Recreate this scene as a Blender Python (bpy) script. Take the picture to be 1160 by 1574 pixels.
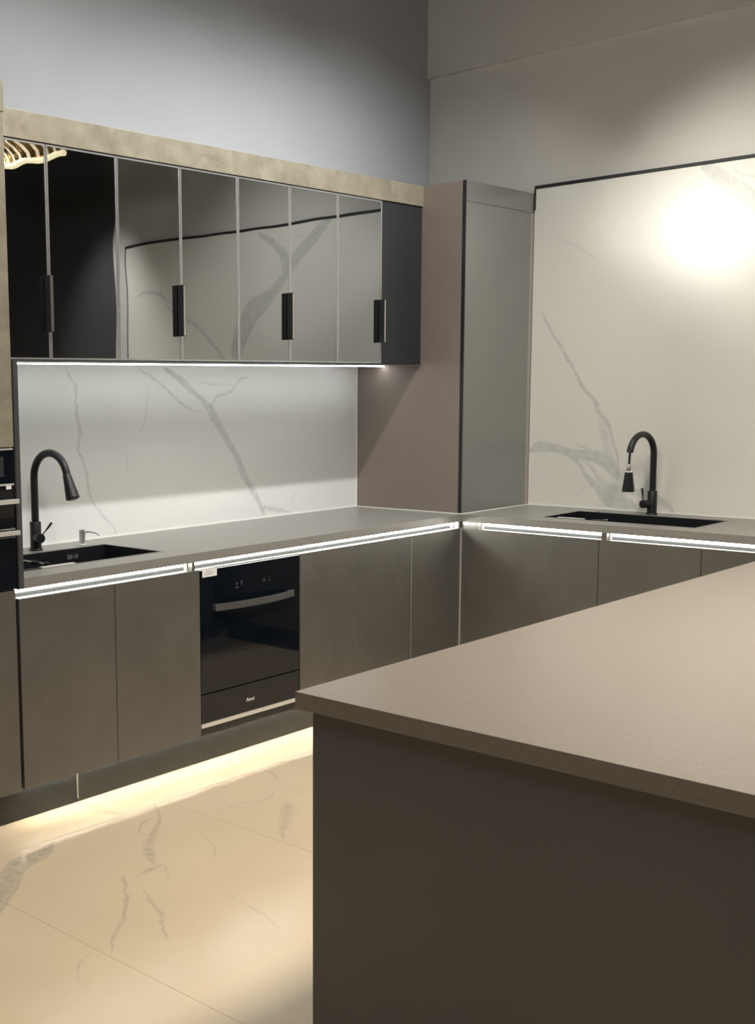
import bpy, bmesh, math, random
from mathutils import Vector, Matrix
random.seed(7)
for o in list(bpy.data.objects):
    bpy.data.objects.remove(o, do_unlink=True)
S = bpy.context.scene
COL = S.collection

# ------------------------------------------------------------------ camera
cd = bpy.data.cameras.new('camera'); cam = bpy.data.objects.new('camera', cd); COL.objects.link(cam)
R_ = Vector((0.718002, -0.695909, -0.013526)); U_ = Vector((0.098408, 0.082256, 0.991741)); F_ = Vector((0.689049, 0.713403, -0.127543))
cam.matrix_world = Matrix(((R_.x, U_.x, -F_.x, -5.2408), (R_.y, U_.y, -F_.y, -3.3699), (R_.z, U_.z, -F_.z, 1.5496), (0, 0, 0, 1)))
cd.sensor_fit = 'VERTICAL'; cd.sensor_height = 36; cd.sensor_width = 36
cd.lens = 36 * 1813.94 / 1574
cd.shift_x = (580 - 284.15) / 1574; cd.shift_y = (834.82 - 787) / 1574
cd.clip_start = .05; cd.clip_end = 60
S.camera = cam

# ------------------------------------------------------------------ exposure and world
vs = S.view_settings
vs.view_transform = 'Standard'; vs.look = 'None'; vs.gamma = 1; vs.use_curve_mapping = False
vs.exposure = 0.0
W = bpy.data.worlds.new('world'); S.world = W; W.use_nodes = True
W.node_tree.nodes['Background'].inputs[0].default_value = (.9, .95, 1, 1)
W.node_tree.nodes['Background'].inputs[1].default_value = .05

# light levels
WARM = (1, .91, .78); NEUT = (1, .96, .88); COOL = (.985, 1, .975); LEDC = (1, .97, .88)
P_LED_EDGE, P_LED_UNDER, P_LED_PLINTH = 29.0, 16.5, 200.0
P_WALL_A, P_WALL_B, P_GLOSS, P_FILL = 118, 112, 165, 60

# ------------------------------------------------------------------ key sizes (metres)
ZC = .90            # worktop top
ZS = .862           # worktop underside
ZD = .829           # top of base doors
ZB = .131           # bottom of base doors
YW = .6745; XW = .6627          # faces of the marble on the two walls
YU = .2575          # front of the wall cabinets
ZUB, ZDT, ZT = 1.675, 2.4745, 2.577
XT = -2.808          # right edge of the oven tower
CEIL = 3.74

# ------------------------------------------------------------------ node helpers
def new_mat(name):
    m = bpy.data.materials.new(name); m.use_nodes = True
    nt = m.node_tree; b = nt.nodes['Principled BSDF']
    return m, nt, b
def val(nt, x):
    return x
def math_(nt, op, a, b=None, c=None, clamp=False):
    n = nt.nodes.new('ShaderNodeMath'); n.operation = op; n.use_clamp = clamp
    for i, x in enumerate((a, b, c)):
        if x is None: continue
        if isinstance(x, (int, float)): n.inputs[i].default_value = x
        else: nt.links.new(x, n.inputs[i])
    return n.outputs[0]
def noise(nt, scale, detail=4, rough=.55, vec=None, dist=0):
    n = nt.nodes.new('ShaderNodeTexNoise'); n.inputs['Scale'].default_value = scale
    n.inputs['Detail'].default_value = detail; n.inputs['Roughness'].default_value = rough
    n.inputs['Distortion'].default_value = dist
    if vec is not None: nt.links.new(vec, n.inputs['Vector'])
    return n.outputs[0]
def ramp(nt, fac, lo, hi, a, b):
    n = nt.nodes.new('ShaderNodeMapRange'); n.clamp = True
    n.inputs[1].default_value = lo; n.inputs[2].default_value = hi; n.inputs[3].default_value = a; n.inputs[4].default_value = b
    nt.links.new(fac, n.inputs[0]); return n.outputs[0]
def mixc(nt, fac, a, b):
    n = nt.nodes.new('ShaderNodeMix'); n.data_type = 'RGBA'
    if isinstance(fac, (int, float)): n.inputs[0].default_value = fac
    else: nt.links.new(fac, n.inputs[0])
    for i, x in ((6, a), (7, b)):
        if isinstance(x, tuple): n.inputs[i].default_value = (*x, 1)
        else: nt.links.new(x, n.inputs[i])
    return n.outputs[2]
def position(nt):
    return nt.nodes.new('ShaderNodeNewGeometry').outputs['Position']
def bump(nt, b, height, strength, dist=.01):
    n = nt.nodes.new('ShaderNodeBump'); n.inputs['Strength'].default_value = strength; n.inputs['Distance'].default_value = dist
    nt.links.new(height, n.inputs['Height']); nt.links.new(n.outputs[0], b.inputs['Normal'])
def simple(name, col, rough=.5, metal=0, spec=.5, var=0, vscale=6, bumpy=0, bscale=200):
    m, nt, b = new_mat(name)
    b.inputs['Roughness'].default_value = rough; b.inputs['Metallic'].default_value = metal
    b.inputs['Specular IOR Level'].default_value = spec
    p = position(nt)
    n = noise(nt, vscale, 5, .6, p)
    lo = tuple(max(0, c * (1 - var)) for c in col); hi = tuple(min(1, c * (1 + var)) for c in col)
    nt.links.new(mixc(nt, ramp(nt, n, .3, .7, 0, 1), lo, hi), b.inputs['Base Color'])
    if bumpy: bump(nt, b, noise(nt, bscale, 2, .5, p), bumpy, .002)
    return m
def emitter(name, col, strength):
    m, nt, b = new_mat(name)
    b.inputs['Base Color'].default_value = (.9, .9, .85, 1)
    b.inputs['Emission Color'].default_value = (*col, 1); b.inputs['Emission Strength'].default_value = strength
    n = noise(nt, 40); nt.links.new(ramp(nt, n, 0, 1, .35, .5), b.inputs['Roughness'])
    return m
def curve_node(nt, fac, pts):
    n = nt.nodes.new('ShaderNodeFloatCurve'); c = n.mapping.curves[0]
    pts = sorted(pts)
    while len(c.points) < len(pts): c.points.new(.5, .5)
    for p, (x, y) in zip(c.points, pts):
        p.location = (x, y); p.handle_type = 'AUTO_CLAMPED'
    n.mapping.update(); nt.links.new(fac, n.inputs['Value'])
    return n.outputs[0]
def vein(nt, u, v, pts, strength=.6, soft=1.0, edge=0):
    """a vein that runs along u with its centre line and half-width given at points (u, v, w)"""
    pts = sorted(pts)
    us = [p[0] for p in pts]; v_ = [p[1] for p in pts]
    u0, u1 = min(us), max(us); v0, v1 = min(v_) - .01, max(v_) + .01; wm = max(p[2] for p in pts)
    un = math_(nt, 'DIVIDE', math_(nt, 'SUBTRACT', u, u0), u1 - u0)
    c = curve_node(nt, un, [((a - u0) / (u1 - u0), (b - v0) / (v1 - v0)) for a, b, w in pts])
    c = math_(nt, 'MULTIPLY_ADD', c, v1 - v0, v0)
    wp = [((a - u0) / (u1 - u0), w / wm) for a, b, w in pts]
    wp[0] = (wp[0][0], wp[0][1] * .3); wp[-1] = (wp[-1][0], wp[-1][1] * .3)
    w = math_(nt, 'MAXIMUM', math_(nt, 'MULTIPLY', curve_node(nt, un, wp), wm), .0008)
    d = math_(nt, 'DIVIDE', math_(nt, 'ABSOLUTE', math_(nt, 'SUBTRACT', v, c)), w)
    m = ramp(nt, d, max(0, 1 - soft), 1.0, strength, 0)
    if edge:   # a darker seam line along one side
        e = ramp(nt, math_(nt, 'ABSOLUTE', math_(nt, 'SUBTRACT', d, .8)), 0, .22, edge, 0)
        m = math_(nt, 'MAXIMUM', m, e)
    inside = math_(nt, 'MULTIPLY', math_(nt, 'GREATER_THAN', un, 0), math_(nt, 'LESS_THAN', un, 1))
    return math_(nt, 'MULTIPLY', m, inside)
def marble(name, base, vcol, axes, veins, rough, warp=.03, cloud=.05, spec=.5, swap=()):
    m, nt, b = new_mat(name)
    p = position(nt); sx = nt.nodes.new('ShaderNodeSeparateXYZ'); nt.links.new(p, sx.inputs[0])
    n1 = noise(nt, 9, 6, .65, p); n2 = noise(nt, 7.3, 6, .65, p, .4)
    n3 = noise(nt, 38, 4, .6, p); n4 = noise(nt, 41, 4, .6, p, .3)
    n1 = math_(nt, 'MULTIPLY_ADD', math_(nt, 'SUBTRACT', n3, .5), .32, n1); n2 = math_(nt, 'MULTIPLY_ADD', math_(nt, 'SUBTRACT', n4, .5), .32, n2)
    A = math_(nt, 'MULTIPLY_ADD', math_(nt, 'SUBTRACT', n1, .5), warp, sx.outputs[axes[0]])
    B = math_(nt, 'MULTIPLY_ADD', math_(nt, 'SUBTRACT', n2, .5), warp, sx.outputs[axes[1]])
    tot = None
    for vn in veins:
        pts, st, kw = vn[0], vn[1], (vn[2] if len(vn) > 2 else {})
        du = max(q[0] for q in pts) - min(q[0] for q in pts); dv = max(q[1] for q in pts) - min(q[1] for q in pts)
        seq0 = [q[0] for q in pts]
        mono0 = seq0 == sorted(seq0) or seq0 == sorted(seq0, reverse=True)
        seq1 = [q[1] for q in pts]
        mono1 = seq1 == sorted(seq1) or seq1 == sorted(seq1, reverse=True)
        along0 = (mono0 and not mono1) or (mono0 == mono1 and du >= dv)
        if along0: x = vein(nt, A, B, pts, st, **kw)
        else: x = vein(nt, B, A, [(q[1], q[0], q[2]) for q in pts], st, **kw)
        tot = x if tot is None else math_(nt, 'MAXIMUM', tot, x)
    tex = ramp(nt, noise(nt, 22, 6, .75, p, .8), .35, .65, .45, 1.25)
    tot = math_(nt, 'MULTIPLY', tot, tex, clamp=True)
    cl = ramp(nt, noise(nt, 1.6, 5, .6, p, .5), .35, .7, 0, 1)
    dark = tuple(c * (1 - cloud) for c in base)
    col = mixc(nt, tot, mixc(nt, cl, base, dark), vcol)
    nt.links.new(col, b.inputs['Base Color'])
    b.inputs['Roughness'].default_value = rough; b.inputs['Specular IOR Level'].default_value = spec
    return m
def V(pts, w):   # half-widths: one number or a list
    return [(a, b, (w[i] if isinstance(w, (list, tuple)) else w)) for i, (a, b) in enumerate(pts)]

# ------------------------------------------------------------------ materials
M = {}
M['paint_cool'] = simple('painted plaster, cool grey', (.40, .412, .44), .75, var=.03, vscale=2, bumpy=.03, bscale=90)
M['paint_warm'] = simple('painted plaster, warm grey', (.58, .56, .525), .75, var=.04, vscale=2, bumpy=.03, bscale=90)
M['paint_dark'] = simple('dark painted wall', (.30, .295, .29), .8, var=.05)
M['ceiling'] = simple('black ceiling paint', (.03, .03, .03), .9, var=.1)
def bronze(name, lo, hi, rough, metal, sc=3.0, bscale=500):
    m, nt, b = new_mat(name); p = position(nt)
    n = noise(nt, sc, 7, .62, p, .8)
    nt.links.new(mixc(nt, ramp(nt, n, .32, .68, 0, 1), lo, hi), b.inputs['Base Color'])
    nt.links.new(ramp(nt, noise(nt, 12, 5, .6, p), .3, .7, rough - .05, rough + .06), b.inputs['Roughness'])
    b.inputs['Metallic'].default_value = metal
    bump(nt, b, noise(nt, bscale, 2, .5, p), .02, .001)
    return m
M['far_wall_dark'] = simple('far wall darkened for reflections', (.06, .06, .062), .6, var=.1)  # dark colour chosen to keep the left glass door reflections black
M['door'] = bronze('satin bronze laminate', (.140, .134, .120), (.170, .162, .146), .42, .55)
M['cornice'] = bronze('brushed champagne laminate', (.355, .313, .238), (.51, .46, .36), .40, .6, 8)
M['mauve'] = simple('matt taupe board', (.225, .183, .157), .55, var=.03)
M['taupe_light'] = simple('light taupe edging', (.36, .32, .29), .5, var=.03)
M['satin_grey'] = simple('satin grey lacquer', (.29, .292, .28), .27, metal=.65, var=.03, vscale=2)
M['black'] = simple('matt black', (.012, .012, .013), .5, var=.2)
M['black_matt'] = simple('black board', (.022, .025, .028), .45, var=.1)
M['charcoal'] = simple('charcoal profile', (.075, .078, .08), .4, metal=.3, var=.08)
M['plinth'] = simple('dark anodised plinth', (.020, .022, .023), .38, metal=.2, var=.08)
M['island'] = simple('dark brown grey board', (.116, .117, .115), .45, var=.06, vscale=3)
M['steel'] = simple('brushed steel', (.62, .61, .58), .28, metal=1, var=.06, vscale=30)
M['steel_dark'] = simple('dark brushed steel', (.27, .28, .285), .36, metal=.9, var=.12, vscale=14)
M['alu'] = simple('satin aluminium frame', (.60, .61, .61), .34, metal=.9, var=.06, vscale=30)
M['silver'] = simple('silver edge', (.72, .71, .67), .35, metal=.4, var=.05)
M['blackmetal'] = simple('black textured metal', (.017, .018, .02), .42, metal=.3, var=.15, vscale=60)
M['sink'] = simple('black granite sink', (.008, .009, .012), .38, var=.2, vscale=60)
M['rubber'] = simple('black rubber hose', (.01, .01, .01), .5, var=.1)
M['white'] = simple('white plastic', (.8, .8, .77), .4, var=.03)
M['sealant'] = simple('white sealant', (.85, .85, .80), .4, var=.03)
M['ink'] = simple('grey printed ink', (.33, .33, .33), .6, var=.05)
M['mark'] = simple('pale printed mark', (.055, .06, .066), .6, var=.05)
M['slot'] = simple('pale metal slot', (.16, .17, .18), .5, var=.05)
M['chrome'] = simple('bright chrome', (.80, .80, .78), .3, metal=.85, var=.04, vscale=30)
M['brand'] = simple('bright printed mark', (.8, .8, .78), .5, var=.05)
M['gold'] = simple('polished gold', (.75, .55, .25), .2, metal=1, var=.15, vscale=30)
M['grout'] = simple('beige grout', (.50, .42, .31), .8, var=.05)
M['rope'] = emitter('glowing bead rope', (1, .80, .42), 1.7)
M['rodlight'] = emitter('lit amber glass', (1, .62, .25), .55)
M['led_edge'] = emitter('led diffuser under worktop', LEDC, P_LED_EDGE)
M['led_under'] = emitter('led diffuser under wall cabinets', (.97, 1, .98), P_LED_UNDER)
M['led_plinth'] = emitter('led diffuser under plinth', (1, .93, .76), P_LED_PLINTH)
M['opal'] = emitter('added fill globe glow', (1, .97, .91), 68)  # glow of the added fill globe
M['lens'] = emitter('lit spotlight lens', NEUT, 4)
M['fill_panel_glow'] = emitter('added fill panel glow', WARM, 2)  # glow of the added fill panels

def dark_glass(name, col, rough, wave):
    m, nt, b = new_mat(name); p = position(nt)
    b.inputs['Metallic'].default_value = 1.0
    nt.links.new(mixc(nt, noise(nt, 3, 3, .5, p), tuple(c * .97 for c in col), col), b.inputs['Base Color'])
    b.inputs['Roughness'].default_value = rough
    if wave: bump(nt, b, noise(nt, 2.6, 1, .4, p), wave, .01)
    return m
M['mirror'] = dark_glass('black mirrored glass', (.378, .397, .416), .013, .14)
def gloss_black(name, col, rough, spec):
    m, nt, b = new_mat(name); p = position(nt)
    nt.links.new(mixc(nt, noise(nt, 8, 3, .5, p), tuple(c * .9 for c in col), col), b.inputs['Base Color'])
    b.inputs['Roughness'].default_value = rough; b.inputs['Specular IOR Level'].default_value = spec
    return m
M['oven_glass'] = gloss_black('black oven glass', (.004, .006, .010), .03, .55)

def stone(name, lo, hi, rough, fleck=0, fcol=(.5, .48, .45), scale=240):
    m, nt, b = new_mat(name); p = position(nt)
    col = mixc(nt, ramp(nt, noise(nt, 60, 6, .75, p), .3, .7, 0, 1), lo, hi)
    if fleck:
        v = nt.nodes.new('ShaderNodeTexVoronoi'); v.inputs['Scale'].default_value = scale; nt.links.new(p, v.inputs['Vector'])
        sp = ramp(nt, v.outputs['Distance'], .08, .25, 1, 0)
        pick = nt.nodes.new('ShaderNodeSeparateColor'); nt.links.new(v.outputs['Color'], pick.inputs[0])
        sp = math_(nt, 'MULTIPLY', sp, math_(nt, 'GREATER_THAN', pick.outputs[0], 1 - fleck))
        col = mixc(nt, sp, col, fcol)
    nt.links.new(col, b.inputs['Base Color'])
    b.inputs['Roughness'].default_value = rough
    return m
M['worktop'] = stone('warm grey quartz', (.215, .208, .192), (.25, .242, .225), .36)
M['island_top'] = stone('brown grey quartz with flecks', (.205, .180, .152), (.24, .212, .182), .29, .03, (.5, .48, .45), 110)

GREY_V = (.40, .41, .41)
vA = [
 (V([(-2.037, 1.661), (-2.008, 1.609), (-1.981, 1.577), (-1.982, 1.505), (-1.977, 1.439), (-1.969, 1.373), (-1.976, 1.32), (-1.949, 1.253), (-1.929, 1.178), (-1.922, 1.117), (-1.886, 1.054), (-1.821, .98), (-1.777, .942), (-1.765, .906)], [.008, .012, .014, .009, .013, .016, .012, .012, .013, .012, .010, .010, .009, .008]), .55),
 (V([(-1.451, 1.663), (-1.354, 1.607), (-1.275, 1.55), (-1.185, 1.491), (-1.144, 1.447), (-1.092, 1.38), (-1.029, 1.296), (-.965, 1.218), (-.911, 1.124), (-.855, 1.045), (-.788, .962), (-.765, .914)], [.035, .034, .03, .028, .032, .026, .025, .026, .025, .024, .022, .016]), .5, dict(soft=.5, edge=.65)),
 (V([(-.80, .965), (-.695, .939), (-.564, .916)], [.03, .022, .01]), .45, dict(soft=.7)),
 (V([(-1.612, 1.656), (-1.538, 1.622), (-1.472, 1.58), (-1.395, 1.523), (-1.317, 1.479), (-1.185, 1.441)], [.012, .014, .012, .012, .008, .005]), .5),
 (V([(-1.557, 1.594), (-1.565, 1.512), (-1.58, 1.429), (-1.613, 1.354)], [.005, .007, .008, .004]), .35),
 (V([(-1.155, 1.48), (-1.111, 1.519), (-1.004, 1.548), (-.939, 1.599), (-.883, 1.611)], [.02, .012, .013, .012, .006]), .5),
 (V([(-1.255, 1.593), (-1.131, 1.585), (-.993, 1.577)], [.006, .008, .006]), .35),
 (V([(-1.695, 1.281), (-1.691, 1.226), (-1.703, 1.165)], [.005, .007, .004]), .25),
 (V([(-.503, 1.036), (-.539, .983), (-.564, .921)], [.005, .009, .007]), .3),
 (V([(-.783, 1.568), (-.801, 1.515)], .006), .25),
]
M['marble_a'] = marble('grey-veined white marble backsplash', (.80, .80, .785), GREY_V, (0, 2), vA, .24, .035, .05)
vB = [
 (V([(-.046, 1.963), (-.102, 1.865), (-.18, 1.753), (-.257, 1.629), (-.326, 1.52), (-.378, 1.466), (-.394, 1.419), (-.446, 1.366), (-.476, 1.286), (-.5, 1.213), (-.525, 1.107)], [.008, .012, .014, .015, .02, .022, .02, .018, .012, .012, .01]), .5, dict(soft=.6)),
 (V([(-.40, 1.43), (-.44, 1.279), (-.465, 1.199), (-.511, 1.107)], [.02, .03, .028, .02]), .3, dict(soft=.5)),
 (V([(.003, 1.2), (-.074, 1.223), (-.151, 1.218), (-.241, 1.196), (-.344, 1.182), (-.417, 1.171), (-.475, 1.132), (-.532, 1.081)], [.026, .03, .026, .026, .03, .04, .05, .05]), .5, dict(soft=.35, edge=.6)),
 (V([(-.215, 1.19), (-.295, 1.14), (-.348, 1.06), (-.393, 1.021), (-.452, .969), (-.523, .946), (-.621, .925)], [.012, .018, .024, .03, .04, .045, .04]), .5, dict(soft=.5, edge=.6)),
 (V([(-.30, 1.165), (-.375, 1.115), (-.421, 1.049), (-.493, 1.012), (-.591, 1.004), (-.687, .982), (-.768, .954), (-.822, .912)], [.01, .016, .03, .034, .03, .03, .03, .02]), .4, dict(soft=.5)),
 (V([(-.269, 1.242), (-.343, 1.216), (-.431, 1.178)], [.006, .01, .015]), .4),
 (V([(-.349, 1.025), (-.307, .975), (-.249, .924)], [.012, .012, .006]), .3),
 (V([(-.886, 2.60), (-.975, 2.53), (-1.066, 2.46), (-1.15, 2.39), (-1.255, 2.30), (-1.306, 2.24), (-1.451, 2.127), (-1.579, 2.042), (-1.667, 1.906), (-1.74, 1.80)], [.06, .05, .055, .06, .06, .05, .07, .13, .15, .03]), .5, dict(soft=.3, edge=.55)),
 (V([(-1.026, 2.583), (-1.075, 2.535), (-1.20, 2.50)], [.008, .012, .006]), .35),
 (V([(-1.479, 2.58), (-1.386, 2.516), (-1.295, 2.447), (-1.255, 2.369), (-1.25, 2.29)], [.04, .045, .045, .045, .05]), .5, dict(soft=.3, edge=.55)),
 (V([(-2.70, 2.25), (-2.60, 2.272), (-2.455, 2.256), (-2.323, 2.12), (-2.189, 2.07), (-2.072, 2.0), (-1.936, 1.885), (-1.802, 1.76), (-1.72, 1.62)], [.008, .015, .02, .014, .018, .022, .02, .016, .008]), .5, dict(soft=.5)),
 (V([(-.103, 2.363), (-.163, 2.317), (-.267, 2.267), (-.354, 2.201), (-.405, 2.144)], [.004, .007, .008, .006, .004]), .3),
 (V([(-.50, 2.10), (-.60, 2.07), (-.80, 2.085)], [.004, .006, .003]), .15),
]
M['marble_b'] = marble('grey-veined cream marble panel', (.76, .745, .685), GREY_V, (1, 2), vB, .232, .03, .04)
vF = [
 (V([(-2.343, -.187), (-2.429, -.302), (-2.551, -.405), (-2.647, -.483), (-2.729, -.599)], [.012, .015, .035, .04, .02]), .4, dict(soft=.8)),
 (V([(-2.45, -.285), (-2.52, -.30), (-2.60, -.40)], [.006, .015, .006]), .4),
 (V([(-2.845, -.636), (-2.785, -.621), (-2.71, -.618)], [.012, .02, .012]), .45),
 (V([(-2.71, -.618), (-2.74, -.682), (-2.804, -.738)], [.008, .010, .006]), .35),
 (V([(-2.86, -.60), (-2.897, -.642), (-2.972, -.738), (-3.051, -.819), (-3.149, -.895), (-3.245, -.984)], [.012, .02, .02, .016, .014, .008]), .5),
 (V([(-2.869, -.701), (-2.932, -.807), (-2.963, -.883), (-3.031, -.968), (-3.08, -1.038)], [.007, .010, .012, .010, .005]), .45),
 (V([(-3.40, -.56), (-3.209, -.408), (-3.124, -.348), (-3.014, -.271), (-2.928, -.261), (-2.835, -.2)], [.08, .075, .06, .05, .04, .01]), .5, dict(soft=.5, edge=.6)),
 (V([(-1.74, -.166), (-1.766, -.265), (-1.835, -.361)], [.005, .010, .008]), .4),
 (V([(-1.902, -.407), (-2.014, -.444), (-2.128, -.411), (-2.263, -.415)], [.010, .008, .007, .004]), .35),
 (V([(-2.288, -.785), (-2.196, -.699), (-2.028, -.578), (-1.98, -.55)], [.010, .03, .05, .02]), .35, dict(soft=.9)),
 (V([(-2.50, .045), (-2.526, -.07), (-2.49, -.17)], [.03, .05, .03]), .35, dict(soft=.8)),
 (V([(-2.432, -.528), (-2.487, -.649), (-2.57, -.73)], [.004, .008, .008]), .3),
 (V([(-2.716, -.873), (-2.758, -1.094), (-2.80, -1.25)], [.006, .006, .004]), .35),
 (V([(-3.262, -.922), (-3.357, -.98), (-3.403, -1.048)], [.005, .012, .006]), .3),
 (V([(-4.6, -2.1), (-4.3, -2.5), (-3.9, -2.7), (-3.7, -3.2)], [.02, .03, .02, .01]), .4),
 (V([(-5.5, -.8), (-5.0, -1.2), (-4.8, -1.9), (-4.2, -2.0)], [.02, .03, .02, .01]), .4),
]
M['tile'] = marble('polished beige marble tile', (.665, .548, .385), (.29, .268, .242), (0, 1), vF, .22, .05, .07)

# ------------------------------------------------------------------ geometry helpers
LOC = {}
def link(o, parent=None):
    COL.objects.link(o)
    if parent is not None: o.parent = parent
    return o
def tag(o, label=None, cat=None, group=None, kind=None):
    if label: o['label'] = label
    if cat: o['category'] = cat
    if group: o['group'] = group
    if kind: o['kind'] = kind
    return o
def thing(name, label, cat, loc, group=None):
    o = bpy.data.objects.new(name, None); o.empty_display_size = .1; o.location = loc; link(o)
    LOC[o.name] = Vector(loc); return tag(o, label, cat, group)
def obj(name, bm, mat, parent=None, smooth=False, origin=None):
    """bm is in world metres; the mesh is moved to the frame of its thing"""
    off = LOC[parent.name] if parent is not None else Vector(origin if origin else (0, 0, 0))
    bmesh.ops.translate(bm, verts=bm.verts, vec=-off)
    bmesh.ops.recalc_face_normals(bm, faces=bm.faces)
    me = bpy.data.meshes.new(name); bm.to_mesh(me); bm.free()
    if smooth:
        for p in me.polygons: p.use_smooth = True
        me.set_sharp_from_angle(angle=math.radians(40))
    me.materials.append(M[mat])
    o = bpy.data.objects.new(name, me); link(o, parent)
    if parent is None: o.location = off
    LOC[o.name] = off
    return o
def bx(bm, x0, x1, y0, y1, z0, z1, bev=0.0):
    g = bmesh.ops.create_cube(bm, size=1)
    for v in g['verts']:
        v.co = Vector(((x0 + x1) / 2 + v.co.x * (x1 - x0), (y0 + y1) / 2 + v.co.y * (y1 - y0), (z0 + z1) / 2 + v.co.z * (z1 - z0)))
    if bev:
        es = list({e for v in g['verts'] for e in v.link_edges})
        bmesh.ops.bevel(bm, geom=es, offset=bev, segments=2, profile=.7, affect='EDGES')
    return bm
def B(x0, x1, y0, y1, z0, z1, bev=0.0):
    return bx(bmesh.new(), x0, x1, y0, y1, z0, z1, bev)
def tube(bm, pts, rad, seg=20, caps=True):
    pts = [Vector(p) for p in pts]; n = len(pts)
    if isinstance(rad, (int, float)): rad = [rad] * n
    t0 = (pts[1] - pts[0]).normalized()
    ref = Vector((0, 0, 1)) if abs(t0.z) < .9 else Vector((1, 0, 0))
    nx = t0.cross(ref).normalized(); rings = []
    for i in range(n):
        a = pts[max(0, i - 1)]; b = pts[min(n - 1, i + 1)]
        t = (b - a).normalized() if (b - a).length > 1e-9 else t0
        nx = (nx - t * nx.dot(t)).normalized(); ny = t.cross(nx)
        rings.append([bm.verts.new(pts[i] + (nx * math.cos(2 * math.pi * k / seg) + ny * math.sin(2 * math.pi * k / seg)) * rad[i]) for k in range(seg)])
    for a, b in zip(rings, rings[1:]):
        for k in range(seg): bm.faces.new((a[k], a[(k + 1) % seg], b[(k + 1) % seg], b[k]))
    if caps:
        bm.faces.new(rings[0][::-1]); bm.faces.new(rings[-1])
    return bm
def T(pts, rad, seg=20): return tube(bmesh.new(), pts, rad, seg)
def lathe(cx, cy, prof, seg=24):   # prof: (r, z) bottom to top, closed ends
    bm = bmesh.new(); rings = []
    for r, z in prof:
        rings.append([bm.verts.new((cx + r * math.cos(2 * math.pi * k / seg), cy + r * math.sin(2 * math.pi * k / seg), z)) for k in range(seg)])
    for a, b in zip(rings, rings[1:]):
        for k in range(seg): bm.faces.new((a[k], a[(k + 1) % seg], b[(k + 1) % seg], b[k]))
    bm.faces.new(rings[0][::-1]); bm.faces.new(rings[-1])
    return bm
def spot(name, loc, target, power, col, angle, blend=.8, radius=.04, parent=None):
    ld = bpy.data.lights.new(name, 'SPOT'); ld.energy = power; ld.color = col; ld.spot_size = math.radians(angle); ld.spot_blend = blend
    ld.shadow_soft_size = radius
    o = bpy.data.objects.new(name, ld); link(o, parent)
    d = (Vector(target) - Vector(loc)).normalized()
    o.rotation_euler = d.to_track_quat('-Z', 'Y').to_euler()
    o.location = Vector(loc) - (LOC[parent.name] if parent is not None else Vector((0, 0, 0)))
    return o

# ------------------------------------------------------------------ the setting
XL, YN = -8.2, -7.2      # far ends of the showroom behind the viewer
def struct(name, bm, mat, label=None):
    o = obj(name, bm, mat); o['kind'] = 'structure'
    if label: o['label'] = label
    return o
struct('wall_left', B(XL, .70, YW + .012, YW + .16, 0, CEIL), 'paint_cool')
struct('wall_right', B(XW + .012, XW + .16, -2.95, YW + .011, 0, CEIL), 'paint_warm')
struct('wall_far', B(XW + .012, XW + .16, YN, -2.9505, 0, CEIL), 'far_wall_dark')  # added dark wall end, there to darken what the left glass doors mirror
struct('wall_rear', B(XL - .12, XL, YN, YW + .16, 0, CEIL), 'paint_dark')
struct('wall_front', B(XL - .12, XW + .16, YN - .12, YN, 0, CEIL), 'paint_dark')
struct('ceiling', B(XL - .12, XW + .16, YN - .12, YW + .16, CEIL + .001, CEIL + .1), 'ceiling')
struct('trim_1', B(XW - .019, XW + .011, -2.95, YW + .011, 3.297, CEIL - .001, .002), 'paint_warm')
floor = struct('floor', B(XL - .12, XW + .16, YN - .12, YW + .16, -.08, -.012), 'grout')
TX, TY = .96, 1.92
xs = [-3.25 + TX * k for k in range(-6, 6)]; ys = [-.185 + TY * k for k in range(-4, 2)]
k = 0; tile_cache = {}
for x0 in xs:
    for y0 in ys:
        a0, a1, b0, b1 = max(x0, XL), min(x0 + TX, XW), max(y0, YN), min(y0 + TY, YW)
        if a1 - a0 < .03 or b1 - b0 < .03: continue
        key = (round(a1 - a0, 4), round(b1 - b0, 4))
        if key not in tile_cache:
            bm = B(0, a1 - a0 - .0012, 0, b1 - b0 - .0012, -.0115, 0)
            me = bpy.data.meshes.new('floor_tile'); bm.to_mesh(me); bm.free(); me.materials.append(M['tile']); tile_cache[key] = me
        o = bpy.data.objects.new('floor_tile', tile_cache[key]); link(o, floor); o.location = (a0 + .0006, b0 + .0006, 0)

# ------------------------------------------------------------------ marble on the walls
bs = thing('backsplash', 'white marble backsplash with grey veins above the long worktop', 'backsplash', (-1.4, YW, ZC))
obj('slab', B(-3.0, -.001, YW, YW + .0115, ZC + .001, 1.70), 'marble_a', bs)
obj('sealant_bead', B(-2.99, -.002, YW - .004, YW - .0005, ZC + .0005, ZC + .0055), 'sealant', bs)
obj('sealant_bead', B(-.006, -.0015, YW - .004, YW - .0005, ZC + .006, 1.67), 'sealant', bs)
mp = thing('marble_panel', 'tall cream marble wall panel with grey veins behind the right faucet', 'wall panel', (XW, -1.4, ZC))
obj('slab', B(XW, XW + .0115, -2.80, -.001, ZC + .001, 2.600), 'marble_b', mp)
obj('trim_top', B(XW - .004, XW + .0115, -2.806, -.001, 2.6005, 2.617, .001), 'black', mp)
obj('trim_side', B(XW - .004, XW + .0115, -2.806, -2.8005, ZC + .001, 2.600), 'black', mp)
obj('trim_side', B(XW - .005, XW - .0005, -.0075, -.0015, 2.49, 2.600), 'black', mp)
obj('sealant_bead', B(XW - .004, XW - .0005, -2.79, -.003, ZC + .0005, ZC + .0055), 'sealant', mp)

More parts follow.
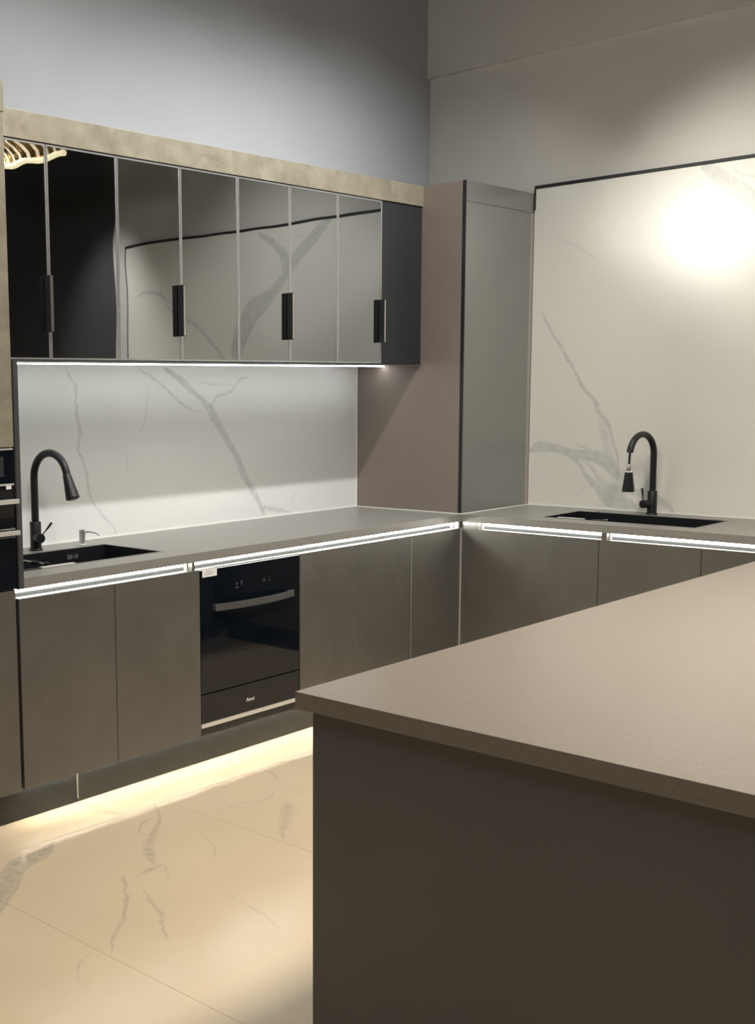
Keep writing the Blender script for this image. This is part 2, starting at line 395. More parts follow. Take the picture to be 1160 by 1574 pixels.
# ------------------------------------------------------------------ worktop (one L with two sink cut-outs)
SA = (-2.70, -1.985, .14, .503)       # sink opening on the left run  (x0,x1,y0,y1)
SB = (.14, .513, -1.145, -.385)       # sink opening on the right run
def slab_with_hole(bm, x0, x1, y0, y1, hole, z0, z1):
    h0, h1, g0, g1 = hole
    X = [x0, h0, h1, x1]; Y = [y0, g0, g1, y1]
    vt = {}
    for i in range(4):
        for j in range(4):
            for kz, z in enumerate((z0, z1)): vt[i, j, kz] = bm.verts.new((X[i], Y[j], z))
    for i in range(3):
        for j in range(3):
            if i == 1 and j == 1: continue
            bm.faces.new((vt[i, j, 1], vt[i + 1, j, 1], vt[i + 1, j + 1, 1], vt[i, j + 1, 1]))
            bm.faces.new((vt[i, j, 0], vt[i, j + 1, 0], vt[i + 1, j + 1, 0], vt[i + 1, j, 0]))
    for i in range(3):
        bm.faces.new((vt[i, 0, 0], vt[i + 1, 0, 0], vt[i + 1, 0, 1], vt[i, 0, 1]))
        bm.faces.new((vt[i, 3, 0], vt[i, 3, 1], vt[i + 1, 3, 1], vt[i + 1, 3, 0]))
        bm.faces.new((vt[0, i, 0], vt[0, i, 1], vt[0, i + 1, 1], vt[0, i + 1, 0]))
        bm.faces.new((vt[3, i, 0], vt[3, i + 1, 0], vt[3, i + 1, 1], vt[3, i, 1]))
    for a, b in (((1, 1), (2, 1)), ((2, 1), (2, 2)), ((2, 2), (1, 2)), ((1, 2), (1, 1))):
        bm.faces.new((vt[a[0], a[1], 0], vt[b[0], b[1], 0], vt[b[0], b[1], 1], vt[a[0], a[1], 1]))
    return bm
wt = thing('worktop', 'long grey quartz L-shaped worktop holding both black sinks', 'worktop', (0, 0, ZS))
obj('left_run', slab_with_hole(bmesh.new(), XT + .027, 0, 0, YW - .0005, SA, ZS, ZC), 'worktop', wt)
obj('right_run', slab_with_hole(bmesh.new(), .0008, XW - .0005, -3.6, -.0008, SB, ZS, ZC), 'worktop', wt)
obj('corner_slab', B(.0008, XW - .0005, .0, YW - .0005, ZS, ZC), 'worktop', wt)

# ------------------------------------------------------------------ base cabinets
G = .0016
def door(parent, axis, a0, a1, z0=ZB, z1=ZD, mat='door', name='door'):
    if axis == 'A': bm = B(a0 + G, a1 - G, .0, .019, z0, z1, .0012)
    else: bm = B(.0, .019, a0 + G, a1 - G, z0, z1, .0012)
    return obj(name, bm, mat, parent)
def carcass(parent, axis, a0, a1, ztop=.79):
    if axis == 'A': bm = B(a0 + .001, a1 - .001, .021, .56, ZB + .014, ztop)
    else: bm = B(.021, .56, a0 + .001, a1 - .001, ZB + .014, ztop)
    return obj('carcass', bm, 'black_matt', parent)
def base_unit(axis, doors, label, group, sink=False):
    a0, a1 = min(d[0] for d in doors), max(d[1] for d in doors)
    loc = ((a0 + a1) / 2, .28, ZB) if axis == 'A' else (.28, (a0 + a1) / 2, ZB)
    t = thing('base_cabinet', label, 'cabinet', loc, group)
    carcass(t, axis, a0, a1, .66 if sink else .79)
    for d in doors: door(t, axis, *d)
    return t
GB = 'bronze base cabinets under the worktop'
a1 = base_unit('A', [(-2.8072, -2.36), (-2.36, -1.905)], 'bronze two-door base cabinet under the left sink, beside the oven tower', GB, True)
base_unit('A', [(-1.28, -.8528), (-.8552, -.4327)], 'bronze two-door base cabinet just right of the black dishwasher', GB)
cf = base_unit('A', [(-.432, -.004)], 'narrow bronze base cabinet at the inner corner below the tall corner cabinet', GB)
b1 = base_unit('B', [(-.755, -.002)], 'wide bronze base cabinet on the right run, next to the inner corner', GB, True)
obj('groove_filler', B(-1.9448, -1.9302, .003, .046, ZD + .0005, ZS - .0006), 'door', a1)
b2 = base_unit('B', [(-1.236, -.755), (-1.72, -1.236)], 'bronze base cabinet under the right sink, running behind the island top', GB, True)
obj('groove_filler', B(-.0235, -.0006, .001, .04, ZD + .0005, ZS - .0006), 'alu', cf)
obj('edge_strip', B(-.4329, -.4312, .0005, .018, ZB, ZD), 'silver', cf)
obj('corner_strip', B(-.005, -.0005, -.005, -.0008, ZB, ZD + .001), 'silver', cf)

obj('groove_filler', B(.001, .046, -.1028, -.006, ZD + .0005, ZS - .0006), 'satin_grey', b1)
obj('groove_filler', B(.003, .046, -.7918, -.7652, ZD + .0005, ZS - .0006), 'door', b2)
# plinths
def plinth(axis, a0, a1, label, kind):
    if axis == 'A': t = thing('plinth', label, 'plinth', ((a0 + a1) / 2, .055, 0), 'dark toe-kick boards'); bm = B(a0 + .0008, a1 - .0008, .05, .062, .001, ZB - .006, .001)
    else: t = thing('plinth', label, 'plinth', (.055, (a0 + a1) / 2, 0), 'dark toe-kick boards'); bm = B(.05, .062, a0 + .0008, a1 - .0008, .001, ZB - .006, .001)
    obj('board', bm, 'plinth', t)
    n = 4
    for i in range(n):
        a = a0 + (a1 - a0) * (i + .5) / n
        bm = lathe(a, .10, [(.016, .0005), (.016, .03), (.012, .03), (.012, ZB + .013)], 12) if axis == 'A' else lathe(.10, a, [(.016, .0005), (.016, .03), (.012, .03), (.012, ZB + .013)], 12)
        obj('foot', bm, 'black', t)
    return t
p1 = plinth('A', -3.45, -2.527, 'dark toe-kick board below the oven tower, left of the joint', 'l')
p2 = plinth('A', -2.527, .045, 'long dark toe-kick board below the sink cabinet and dishwasher', 'l')
p3 = plinth('B', -1.72, .045, 'dark toe-kick board of the right run, hidden behind the island', 'r')
obj('joint_clip', B(-2.5295, -2.5245, .046, .0495, .014, ZB - .012), 'alu', p2)
obj('joint_clip_cap', lathe(-2.527, .0478, [(.002, ZB - .0115), (.004, ZB - .009), (.002, ZB - .006)], 10), 'silver', p2)

# led strips
def led_run(axis, a0, a1, label):
    t = thing('led_strip', label, 'led light', ((a0 + a1) / 2, .04, ZS) if axis == 'A' else (.04, (a0 + a1) / 2, ZS), 'led strips in the groove below the worktop')
    def bb(u0, u1, d0, d1, z0, z1, bev=0): return B(u0, u1, d0, d1, z0, z1, bev) if axis == 'A' else B(d0, d1, u0, u1, z0, z1, bev)
    obj('diffuser', bb(a0 + .006, a1 - .006, .036, .044, .846, ZS - .0015, .001), 'led_edge', t)
    obj('profile_back', bb(a0, a1, .0445, .048, .8250, ZS - .001), 'charcoal', t)
    obj('profile_floor', bb(a0, a1, .0195, .0443, .8250, .8280), 'alu', t)
    obj('end_cap', bb(a0, a0 + .005, .03, .0443, .8285, ZS - .0015), 'white', t)
    obj('end_cap', bb(a1 - .005, a1, .03, .0443, .8285, ZS - .0015), 'white', t)
    return t
led_run('A', XT + .002, -1.945, 'bright led strip below the worktop edge in front of the left sink')
led_run('A', -1.930, -.024, 'long bright led strip below the worktop edge above the black dishwasher')
led_run('B', -.765, -.103, 'bright led strip below the right worktop edge nearest the inner corner')
led_run('B', -1.72, -.792, 'bright led strip below the right worktop edge under the right sink')
t = thing('led_strip', 'thin led strip glowing under the black glass wall cabinets', 'led light', (-1.4, .495, 1.66))
obj('diffuser', B(-2.99, -.012, .485, .505, 1.6665, 1.671), 'led_under', t)
obj('profile', B(-2.995, -.008, .481, .509, 1.6712, 1.6738), 'alu', t)
t = thing('led_strip', 'led strip hidden behind the base door bottoms, lighting the floor tiles at the toe-kick', 'led light', (-1.4, .035, .14))
obj('diffuser', B(-2.80, -.01, .0330, .0365, .1405, .1412), 'led_plinth', t)
obj('profile', B(-2.80, -.01, .0315, .0380, .1414, .1440), 'alu', t)

# dishwasher
dw = thing('dishwasher', 'black glass built-in dishwasher with curved steel handle', 'dishwasher', (-1.5925, .28, ZB))
X0, X1 = -1.902, -1.283
obj('body', B(X0 + .004, X1 - .004, .03, .56, ZB + .034, .80), 'black_matt', dw)
obj('bottom_rail', B(X0, X1, .004, .019, ZB, .1622), 'black', dw)  # added black lip, stops the toe-kick led spilling past its floor cutoff
gd = obj('door_glass', B(X0, X1, .002, .029, .308, ZD - .004, .0015), 'oven_glass', dw)
lp = obj('lower_panel', B(X0, X1, .002, .029, .182, .304, .0015), 'oven_glass', dw)
obj('trim_strip', B(X0, X1, .001, .029, .163, .1805, .001), 'silver', dw)
n = 16; hp = []
bm = bmesh.new(); prev = None
for i in range(n + 1):
    s = i / n; x = -1.832 + .492 * s; y = -.012 - .045 * (1 - (2 * s - 1) ** 2); z = .664 + .004 * math.sin(math.pi * s)
    ring = [bm.verts.new((x, y, z - .015)), bm.verts.new((x, y - .007, z - .013)), bm.verts.new((x, y - .007, z + .013)), bm.verts.new((x, y, z + .015))]
    if prev:
        for q in range(4): bm.faces.new((prev[q], prev[(q + 1) % 4], ring[(q + 1) % 4], ring[q]))
    else: bm.faces.new(ring)
    prev = ring
bm.faces.new(prev[::-1])
hd = obj('handle', bm, 'steel_dark', dw, True)
obj('handle_post', B(-1.829, -1.812, -.014, .003, .652, .676, .001), 'steel_dark', hd)
obj('handle_post', B(-1.360, -1.343, -.014, .003, .652, .676, .001), 'steel_dark', hd)
st = obj('sticker', B(-1.890, -1.806, -.0006, -.0001, ZD - .034, ZD - .001), 'white', dw)
for q, (w0, w1) in enumerate(((.02, .05), (.008, .07), (.012, .06))):
    obj('printed_line', B(-1.890 + w0, -1.890 + w1, -.0009, -.0007, ZD - .011 - q * .007, ZD - .0085 - q * .007), 'ink', st)
# touch symbols on the control strip: goblet, drop, tray, thermometer
def marks(parent, rects, y=-.0002):
    for (x0, x1, z0, z1) in rects: obj('control_mark', B(x0, x1, y, y + .002, z0, z1), 'mark', parent)
marks(gd, [(-1.695, -1.676, .727, .7305), (-1.6875, -1.6835, .731, .742), (-1.690, -1.681, .743, .752),
           (-1.6605, -1.6535, .741, .755), (-1.6585, -1.6555, .736, .7405),
           (-1.528, -1.504, .737, .740), (-1.521, -1.511, .745, .750),
           (-1.4835, -1.4795, .734, .740), (-1.4825, -1.4805, .742, .753)])
def text_part(name, body, size, loc, rot, mat, parent, depth=.0005):
    cu = bpy.data.curves.new(name, 'FONT'); cu.body = body; cu.size = size; cu.extrude = depth; cu.align_x = 'CENTER'; cu.resolution_u = 2; cu.shear = .2
    tmp = bpy.data.objects.new(name + '_tmp', cu); COL.objects.link(tmp)
    dg = bpy.context.evaluated_depsgraph_get(); dg.update()
    me = bpy.data.meshes.new_from_object(tmp.evaluated_get(dg)); bpy.data.objects.remove(tmp, do_unlink=True)
    me.materials.clear(); me.materials.append(M[mat]); me.name = name
    o = bpy.data.objects.new(name, me); link(o, parent); o.location = Vector(loc) - LOC[parent.name]; o.rotation_euler = rot
    return o
text_part('brand_lettering', 'Amoi', .024, (-1.608, .0012, .226), (math.pi / 2, 0, 0), 'brand', lp)

# ------------------------------------------------------------------ wall cabinets
GW = 'black mirrored glass wall cabinets'
def glass_door(parent, x0, x1, handle):
    a, b = x0 + .0012, x1 - .0012; z0, z1 = ZUB + .002, ZDT - .003; f = .0065
    bm = B(a, a + f, YU, YU + .02, z0, z1); bx(bm, b - f, b, YU, YU + .02, z0, z1)
    bx(bm, a + f, b - f, YU, YU + .02, z0, z0 + f); bx(bm, a + f, b - f, YU, YU + .02, z1 - f, z1)
    d = obj('door', bm, 'alu', parent)
    obj('glass', B(a + f + .0002, b - f - .0002, YU + .0015, YU + .0175, z0 + f + .0002, z1 - f - .0002), 'mirror', d)
    if handle:
        h = obj('handle', B(b - .021, b - .002, YU - .030, YU - .0005, 1.779, 1.990, .001), 'black', d)
        obj('grip_edge', B(b - .017, b - .006, YU - .0315, YU - .0302, 1.781, 1.988), 'steel', h)
    return d
DX = [-2.78, -2.433, -2.085, -1.737, -1.389, -1.043, -.695, -.346, -.001]
LW = ['leftmost black glass wall cabinet, beside the oven tower', 'second black glass wall cabinet from the oven tower',
      'third black glass wall cabinet from the oven tower, mirroring a thick vein', 'rightmost wall cabinet, half glass door and half plain black panel']
for i in range(4):
    x0, xm, x1 = DX[2 * i], DX[2 * i + 1], DX[2 * i + 2]
    t = thing('wall_cabinet', LW[i], 'cabinet', ((x0 + x1) / 2, .47, ZUB), GW)
    obj('carcass', B(x0 + .001, x1 - .001, YU + .0215, YW - .001, ZUB, ZDT), 'black_matt', t)
    glass_door(t, x0, xm, True)
    if i < 3: glass_door(t, xm, x1, False)
    else: obj('filler_panel', B(xm + .002, x1 - .001, YU + .004, YU + .0205, ZUB + .002, ZDT - .003), 'black_matt', t)
    obj('bottom_rail', B(x0 + .001, x1 - .001, YU + .001, YU + .0205, ZUB - .006, ZUB - .0005), 'charcoal', t)
tag(obj('cornice', B(-2.80, -.0015, YU - .004, YW + .0005, ZDT + .0015, ZT, .001), 'cornice', None, origin=(-1.4, .46, ZDT)),
    'long champagne metallic cornice board above the black glass cabinets', 'cornice')

# ------------------------------------------------------------------ tall corner cabinet
tc = thing('corner_cabinet', 'tall taupe and grey corner cabinet standing on the worktop', 'cabinet', (.3, .3, ZC))
Z0 = ZC + .006
obj('carcass', B(.02, XW - .03, .024, YW - .02, Z0 + .01, ZT - .02), 'black_matt', tc)
obj('side_panel', B(.0, .0195, .0215, YW - .0008, Z0, ZT), 'mauve', tc)
obj('door', B(.0022, .627, .0, .0205, Z0, ZDT), 'satin_grey', tc)
obj('top_panel', B(.0022, XW - .008, .0, .0205, ZDT + .002, ZT), 'satin_grey', tc)
obj('door_edge', B(.0, .0020, .0, .0210, Z0, ZT + .001), 'black', tc)
obj('filler_strip', B(.629, XW - .002, .001, .021, Z0, ZDT), 'taupe_light', tc)
obj('top_cover', B(.0, XW - .002, .0215, YW - .0008, ZT + .0001, ZT + .001), 'mauve', tc)
obj('sealant_bead', B(-.004, -.0006, .0, YW - .005, ZC + .0005, ZC + .0050), 'sealant', tc)
obj('sealant_bead', B(-.004, XW - .006, -.004, -.0006, ZC + .0005, ZC + .0050), 'sealant', tc)

# ------------------------------------------------------------------ oven tower
XO = -3.42
ot = thing('oven_tower', 'tall bronze oven housing at the left edge of the picture', 'cabinet', (-3.1, .3, ZB))
bm = B(XO, XO + .018, .0215, .62, ZB + .014, ZT)
bx(bm, XT - .018, XT, .0215, .62, ZB + .014, ZT); bx(bm, XO + .018, XT - .018, .60, .62, ZB + .014, ZT)
bx(bm, XO + .018, XT - .018, .0215, .60, ZB + .014, ZB + .03); bx(bm, XO + .018, XT - .018, .0215, .60, .845, .862)
bx(bm, XO + .018, XT - .018, .0215, .60, 1.365, 1.382); bx(bm, XO + .018, XT - .018, .0215, .60, ZT - .018, ZT)
obj('carcass', bm, 'black_matt', ot)
obj('lower_door', B(XO, XT - .012, .0, .0205, .127, .862, .001), 'door', ot)
obj('upper_door', B(XO, XT, .0, .0205, 1.366, 2.486, .001), 'cornice', ot)
obj('top_panel', B(XO, XT + .002, -.003, .0205, 2.489, 2.590, .001), 'cornice', ot)
sp = thing('edge_profile', 'dark vertical profile between the oven tower and the backsplash', 'trim', (XT + .014, .01, ZS))
obj('profile', B(XT + .001, XT + .006, .0, .02, ZS, 1.668, .0008), 'black', sp)
obj('profile_face', B(XT + .0065, XT + .0265, -.001, .02, ZS, 1.668, .0008), 'charcoal', sp)
def oven(name, label, cat, z0, z1, hz, strip, hmat):
    t = thing(name, label, cat, (-3.1, .3, z0))
    x0, x1 = XO + .022, XT - .004
    obj('body', B(x0 + .006, x1 - .016, .03, .55, z0 + .004, z1 - .008), 'black_matt', t)
    g = obj('door_glass', B(x0, x1, .0, .028, z0 + .001, z1 - .006, .001), 'oven_glass', t)
    obj('trim_strip', B(x0, x1, -.001, .028, z1 - .0055, z1 - .0005), strip, t)
    h = obj('handle', B(x0 + .03, x1 - .002, -.034, -.022, hz - .008, hz + .008, .002), hmat, t)
    for xx in (x0 + .06, x1 - .03): obj('handle_post', B(xx, xx + .012, -.0218, -.0005, hz - .005, hz + .005), hmat, h)
    return t, g
mw, g = oven('microwave', 'upper black glass built-in appliance in the oven tower', 'microwave', 1.085, 1.362, 1.179, 'silver', 'silver')
obj('display_window', B(-2.905, -2.853, -.0006, -.0001, 1.265, 1.335), 'black_matt', g)
obj('seam_strip', B(XO + .022, XT - .004, -.0012, -.0002, 1.233, 1.2395), 'silver', g)
lb = obj('hanging_label', B(-2.846, -2.824, -.0022, -.0014, 1.220, 1.2325), 'white', g)
ov, g = oven('built_in_oven', 'lower black glass built-in oven in the oven tower', 'oven', .866, 1.083, 1.069, 'alu', 'silver')
obj('seam_strip', B(XO + .022, XT - .004, -.0012, -.0002, 1.050, 1.0525), 'alu', g)

# ------------------------------------------------------------------ sinks
def sink(label, hole, depth=.20):
    x0, x1, y0, y1 = hole
    t = thing('sink', label, 'sink', ((x0 + x1) / 2, (y0 + y1) / 2, ZC - depth), 'black kitchen sinks')
    w = .002; bm = bmesh.new(); z0, z1 = ZC - depth, ZC - .0015; g = .001; a0, a1, c0, c1 = x0 + g, x1 - g, y0 + g, y1 - g
    bx(bm, a0, a1, c0, c1, z0, z0 + w)
    bx(bm, a0, a0 + w, c0, c1, z0 + w, z1); bx(bm, a1 - w, a1, c0, c1, z0 + w, z1)
    bx(bm, a0 + w, a1 - w, c0, c0 + w, z0 + w, z1); bx(bm, a0 + w, a1 - w, c1 - w, c1, z0 + w, z1)
    obj('bowl', bm, 'sink', t)
    r = .010; bm = bmesh.new(); z0, z1 = ZC + .0002, ZC + .0014
    bx(bm, x0 - r, x1 + r, y0 - r, y0 + .001, z0, z1); bx(bm, x0 - r, x1 + r, y1 - .001, y1 + r, z0, z1)
    bx(bm, x0 - r, x0 + .001, y0 + .001, y1 - .001, z0, z1); bx(bm, x1 - .001, x1 + r, y0 + .001, y1 - .001, z0, z1)
    obj('rim', bm, 'worktop', t)
    obj('drain', lathe((x0 + x1) / 2, (y0 + y1) / 2, [(.045, ZC - depth + .0022), (.045, ZC - depth + .004), (.03, ZC - depth + .0035), (.01, ZC - depth + .006)], 20), 'steel', t)
    return t
sa = sink('black undermount sink on the left run below the black gooseneck faucet', SA)
ofl = obj('overflow_plate', B(-2.196, -2.134, .4972, .4998, .852, .880), 'black', sa)
for q, (u, h) in enumerate(((-2.191, .016), (-2.185, .018), (-2.178, .018), (-2.172, .018), (-2.164, .004), (-2.155, .016), (-2.146, .018), (-2.139, .018))):
    obj('overflow_slot', B(u, u + .003, .4955, .4970, .866 - h / 2, .866 + h / 2), 'slot', ofl)
obj('corner_edge', B(-1.9895, -1.9872, .4985, .5008, ZC - .19, ZC - .003), 'charcoal', sa)
rd = obj('sliding_rod', T([(-2.502, .499, ZC - .004), (-2.498, .325, ZC - .004)], .0045, 12), 'steel', sa)
obj('rod_collar', T([(-2.498, .325, ZC - .004), (-2.4975, .285, ZC - .004)], .009, 12), 'blackmetal', rd)
obj('rod_tip', T([(-2.4975, .285, ZC - .004), (-2.496, .245, ZC - .004)], .0045, 12), 'steel', rd)
obj('rod_knob', T([(-2.496, .245, ZC - .004), (-2.495, .22, ZC - .004)], [.009, .005], 12), 'blackmetal', rd)
obj('front_rail', B(-2.60, -2.44, .131, .152, ZC + .0016, ZC + .006, .001), 'silver', sa)
obj('rail_end', B(-2.69, -2.604, .131, .150, ZC + .0016, ZC + .0045, .001), 'blackmetal', sa)
sb = sink('long black undermount sink on the right run in front of the marble panel', SB)
obj('front_rail', B(.146, .165, -.60, -.46, ZC + .0016, ZC + .005, .001), 'silver', sb)
obj('rail_knob', T([(.195, -.62, ZC - .006), (.195, -.68, ZC - .006)], .008, 12), 'blackmetal', sb)
obj('sliding_rod', T([(.205, -.645, ZC - .006), (.26, -.665, ZC - .006)], .004, 12), 'steel', sb)
for yy in (-.478, -1.075): obj('hole_cap', lathe(.5385, yy, [(.011, ZC + .0016), (.011, ZC + .004), (.006, ZC + .006)], 16), 'steel', sb)

# ------------------------------------------------------------------ faucets
def faucet(label, base, d, kax, lever, pulled):
    bx_, by_ = base; d = Vector((d[0], d[1], 0)).normalized(); kax = Vector((kax[0], kax[1], 0)).normalized()
    t = thing('faucet', label, 'faucet', (bx_, by_, ZC), 'black gooseneck faucets'); o = Vector((bx_, by_, 0))
    def at(r, z): return o + d * r + Vector((0, 0, z))
    z = ZC + .0005
    obj('base_flange', lathe(bx_, by_, [(.029, z), (.029, z + .004), (.026, z + .008)]), 'blackmetal', t, True)
    obj('body', lathe(bx_, by_, [(.0235, z + .008), (.0235, z + .117), (.022, z + .119)]), 'blackmetal', t, True)
    pts = [at(0, ZC + .117), at(0, ZC + .2), at(0, 1.205)]
    for i in range(1, 25):
        a = math.pi - (math.pi - math.radians(10)) * i / 24
        pts.append(at(.11 + .11 * math.cos(a), 1.205 + .103 * math.sin(a)))
    obj('spout', T(pts, .0156, 20), 'blackmetal', t, True)
    e = pts[-1]; tn = (pts[-1] - pts[-2]).normalized()
    if not pulled:
        dn = (tn + d * .12).normalized()
        obj('spray_head', T([e - dn * .004, e, e + dn * .004, e + dn * .05, e + dn * .098, e + dn * .100], [.0156, .0166, .0174, .0225, .0288, .027], 24), 'blackmetal', t, True)
        obj('spray_face', T([e + dn * .1003, e + dn * .103], [.022, .020], 20), 'charcoal', t, True)
    else:
        e2 = Vector((e.x, e.y, 1.165)) - d * -.004
        obj('hose', T([e - tn * .01, e.lerp(e2, .5), e2], .0055, 12), 'rubber', t, True)
        c = e2
        def pz(q): return Vector((c.x, c.y, q))
        obj('connector', T([pz(1.166), pz(1.160), pz(1.150), pz(1.136), pz(1.132)], [.006, .0075, .0105, .0115, .0115], 20), 'steel', t, True)
        obj('collar_ring', T([pz(1.132), pz(1.126)], .0195, 24), 'white', t, True)
        obj('spray_head', T([pz(1.126), pz(1.10), pz(1.06), pz(1.034), pz(1.030)], [.0185, .021, .0265, .0295, .0285], 24), 'blackmetal', t, True)
    kz = .955; k0 = o + Vector((0, 0, kz))
    kn = obj('knob', T([k0 + kax * .018, k0 + kax * .058, k0 + kax * .062], [.0195, .0205, .0195], 24), 'blackmetal', t, True)
    kl = k0 + kax * .052 + Vector(lever).normalized() * .018; lv = Vector(lever).normalized()
    obj('lever', T([kl, kl + lv * .022, kl + lv * .040, kl + lv * .062, kl + lv * .064], [.0026, .0028, .0045, .0052, .004], 14), 'blackmetal', kn, True)
    return t
faucet('black gooseneck faucet on the left run with spray head docked', (-2.292, .578), (0, -1), (-.30, -.95), (.42, -.35, .70), False)
faucet('black gooseneck faucet on the right run with spray head hanging from its hose', (.575, -.744), (-1, .10), (-.9, .43), (-.12, .05, .8), True)

# soap dispenser
t = thing('soap_dispenser', 'small chrome soap pump behind the left sink', 'soap dispenser', (-2.062, .556, ZC))
z = ZC + .0005
obj('base_ring', lathe(-2.062, .556, [(.018, z), (.018, z + .003), (.014, z + .007)]), 'chrome', t, True)
obj('body', lathe(-2.062, .556, [(.0135, z + .007), (.0135, z + .045), (.015, z + .047), (.015, z + .066), (.011, z + .069)]), 'chrome', t, True)
obj('nozzle', T([(-2.062, .556, z + .057), (-2.050, .52, z + .059), (-2.040, .485, z + .054), (-2.037, .472, z + .046)], [.005, .0045, .004, .0035], 12), 'chrome', t, True)

# ------------------------------------------------------------------ island
IX, IY = -3.335, -1.734
IYN = -3.35
t = thing('island_worktop', 'thick brown-grey quartz top of the island in the foreground', 'worktop', (-1.7, -2.5, .8615))
obj('slab', B(IX, -.0015, IYN, IY, .8615, ZC, .0012), 'island_top', t)
ic = thing('island_cabinet', 'dark brown-grey island base in the foreground', 'kitchen island', (-1.7, -2.5, 0))
obj('end_panel', B(IX + .028, IX + .048, IYN + .03, IY - .027, .001, .861, .001), 'island', ic)
obj('side_panel', B(IX + .049, -.03, IY - .047, IY - .027, .09, .861, .001), 'island', ic)
obj('rear_panel', B(IX + .049, -.03, IYN + .03, IYN + .05, .09, .861, .001), 'island', ic)
obj('plinth', B(IX + .049, -.03, IYN + .09, IY - .10, .001, .089), 'plinth', ic)
obj('core', B(IX + .05, -.04, IYN + .055, IY - .05, .091, .855), 'black_matt', ic)

# ------------------------------------------------------------------ lamps (all hung outside the picture)
GS = 'track spotlights on the ceiling'
def spotlight(label, loc, target, power, col, angle, blend=.8, radius=.04, group=GS, mount='ceiling'):
    t = thing('track_spotlight', label, 'spotlight', loc, group); L = Vector(loc); d = (Vector(target) - L).normalized()
    a = L - d * .02
    obj('housing', tube(bmesh.new(), [a - d * .13, a - d * .12, a, a + d * .004], [.032, .04, .042, .040], 20), 'black', t, True)
    obj('lens', tube(bmesh.new(), [a + d * .0045, a + d * .006], [.036, .035], 20), 'lens', t, True)
    top = L - d * .08
    if mount == 'ceiling':
        obj('stem', T([top + Vector((0, 0, .03)), Vector((top.x, top.y, CEIL - .03))], .008, 10), 'black', t)
        obj('track_adapter', B(top.x - .06, top.x + .06, top.y - .018, top.y + .018, CEIL - .03, CEIL - .001, .002), 'black', t)
    else:
        obj('stem', T([top, Vector((top.x, YW + .005, top.z))], .008, 10), 'black', t)
        obj('wall_plate', B(top.x - .04, top.x + .04, YW - .004, YW + .0115, top.z - .04, top.z + .04, .002), 'black', t)
    spot('spot_lamp', L + d * .002, target, power, col, angle, blend, radius, t)
    return t
for q, (x, pw) in enumerate(((-2.75, .5), (-1.85, .72), (-1.0, .95), (-.25, .6))):
    spotlight(['black ceiling spotlight aimed at the oven tower end of the wall cabinets', 'black ceiling spotlight aimed at the middle of the wall cabinets', 'black ceiling spotlight aimed at the right half of the wall cabinets', 'black ceiling spotlight aimed at the tall corner cabinet'][q],
              (x, -1.0, 3.52), (x + .1, .60, 1.75), P_WALL_A * pw, COOL, 92, .9, .03)
spotlight('black ceiling spotlight aimed at the marble panel', (-.75, -1.25, 3.50), (.66, -1.2, 1.45), P_WALL_B, NEUT, 84, .9, .04)
spotlight('black ceiling spotlight aimed at the wall past the marble panel', (-.35, -3.0, 3.50), (.66, -2.97, 1.9), P_WALL_B * 2.0, NEUT, 46, 1.0, .04)
spotlight('black wall spotlight above the oven tower aimed across at the marble panel', (-2.84, .50, 2.725), (.66, -.94, 2.27), P_GLOSS, NEUT, 22, 1.0, .045, None, 'wall')
def globe(label, x, y, z, rad=.15):  # ambient fill shaped as a pendant, added to brighten the walls
    t = thing('fill_globe', label, 'pendant lamp', (x, y, z - rad), 'added fill globes')
    bm = bmesh.new(); bmesh.ops.create_uvsphere(bm, u_segments=32, v_segments=16, radius=rad); bmesh.ops.translate(bm, verts=bm.verts, vec=(x, y, z))
    obj('globe', bm, 'opal', t, True)
    obj('socket', lathe(x, y, [(.03, z + rad - .004), (.03, z + rad + .05), (.01, z + rad + .06)], 16), 'black', t, True)
    obj('cable', T([(x, y, z + rad + .06), (x, y, CEIL - .02)], .004, 8), 'black', t)
    obj('ceiling_rose', lathe(x, y, [(.05, CEIL - .02), (.05, CEIL - .001)], 16), 'black', t)
globe('unseen fill globe added over the aisle to brighten the walls', -3.2, -1.3, 3.1)
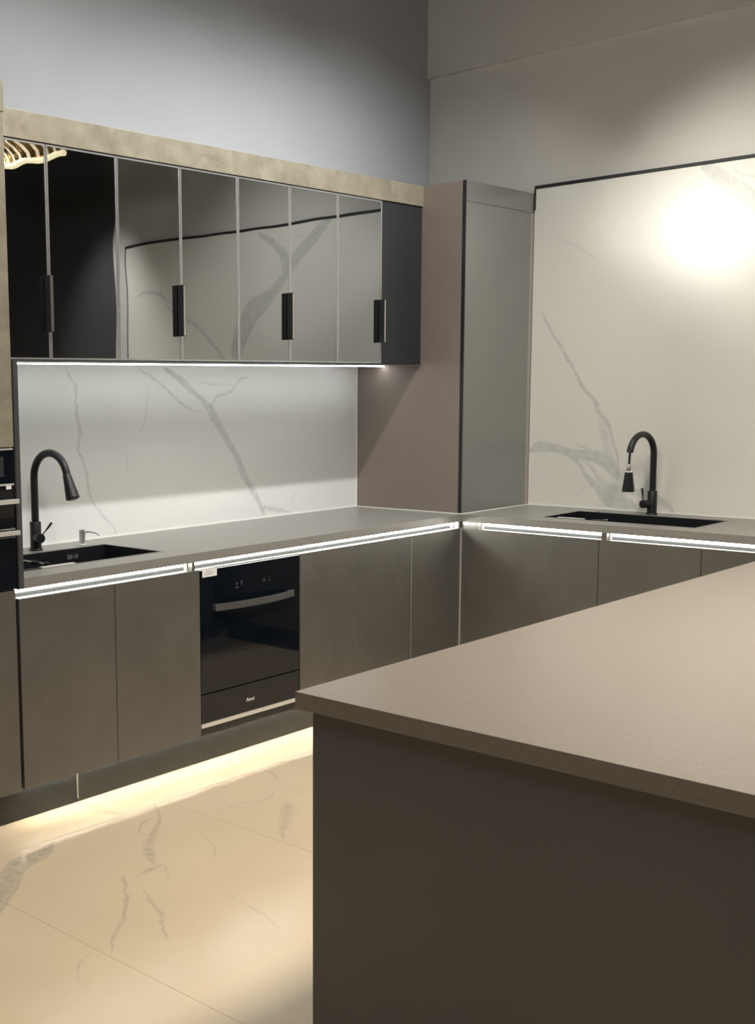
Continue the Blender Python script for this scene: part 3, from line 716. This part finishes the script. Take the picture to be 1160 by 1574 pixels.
# unseen fill panels, added to raise the ambient light of the room
def fill_panel(label, x, y, w, h, power, col=WARM, spread=180):
    t = thing('fill_panel', label, 'ceiling light', (x, y, CEIL - .06), 'added fill light panels')
    bm = B(x - w / 2 - .02, x + w / 2 + .02, y - h / 2 - .02, y - h / 2, CEIL - .06, CEIL - .001); bx(bm, x - w / 2 - .02, x + w / 2 + .02, y + h / 2, y + h / 2 + .02, CEIL - .06, CEIL - .001)
    bx(bm, x - w / 2 - .02, x - w / 2, y - h / 2, y + h / 2, CEIL - .06, CEIL - .001); bx(bm, x + w / 2, x + w / 2 + .02, y - h / 2, y + h / 2, CEIL - .06, CEIL - .001)
    obj('frame', bm, 'black', t)
    obj('diffuser', B(x - w / 2 + .001, x + w / 2 - .001, y - h / 2 + .001, y + h / 2 - .001, CEIL - .02, CEIL - .002), 'fill_panel_glow', t)
    ld = bpy.data.lights.new('fill_lamp', 'AREA'); ld.shape = 'RECTANGLE'; ld.size = w; ld.size_y = h; ld.energy = power; ld.color = col; ld.spread = math.radians(spread)
    o = bpy.data.objects.new('fill_lamp', ld); link(o, t); o.location = (0, 0, .03)
fill_panel('unseen warm fill panel added over the aisle', -4.6, -1.4, 1.6, .5, P_FILL * .22, WARM, 150)
fill_panel('unseen warm fill panel added over the island', -1.7, -2.7, 1.6, .6, P_FILL * 1.6, WARM, 120)
fill_panel('unseen fill panel added behind the viewpoint', -5.6, -4.4, 1.2, .5, P_FILL * .25, (1, .97, .93), 180)

# fringe pendant over the island: seen only mirrored in the leftmost glass doors
CX, CZ, Y0_, Y1_ = -.635, 2.985, -1.87, -3.05
ch = thing('pendant_lamp', 'gold fringe pendant lamp with glowing rope rim, mirrored in the leftmost glass door', 'pendant lamp', (CX, -2.46, CZ))
N = 46
for i in range(N):
    y = Y0_ - .02 + (Y1_ - Y0_ + .02) * i / N
    w = .012 * math.sin(i * .35)
    pts = [(CX + w, y, CZ + .012), (CX + w + .012, y - .03, CZ + .06), (CX + w, y - .075, CZ + .11), (CX + w - .02, y - .13, CZ + .15)]
    obj('fringe_rod', T(pts, [.010, .0115, .0115, .010], 8), 'rodlight' if i % 3 == 0 else 'gold', ch, True)
n = 110; rim = [(CX + .012 * math.sin(N * q / n * .35), Y0_ + (Y1_ - Y0_) * q / n, CZ + .008 * math.sin(q * .23)) for q in range(n + 1)]
obj('rope_rim', T(rim, [.012 + .007 * (q % 2) for q in range(n + 1)], 10), 'rope', ch, True)
obj('top_rail', T([(CX - .02, Y0_ - .14, CZ + .16), (CX - .02, Y1_ - .13, CZ + .16)], .016, 10), 'gold', ch, True)
for y in (Y0_ - .3, Y1_ + .1):
    obj('suspension_cord', T([(CX - .02, y, CZ + .17), (CX - .02, y, CEIL - .03)], .004, 8), 'black', ch)
    obj('ceiling_rose', lathe(CX - .02, y, [(.03, CEIL - .03), (.05, CEIL - .012), (.05, CEIL - .001)], 20), 'gold', ch, True)
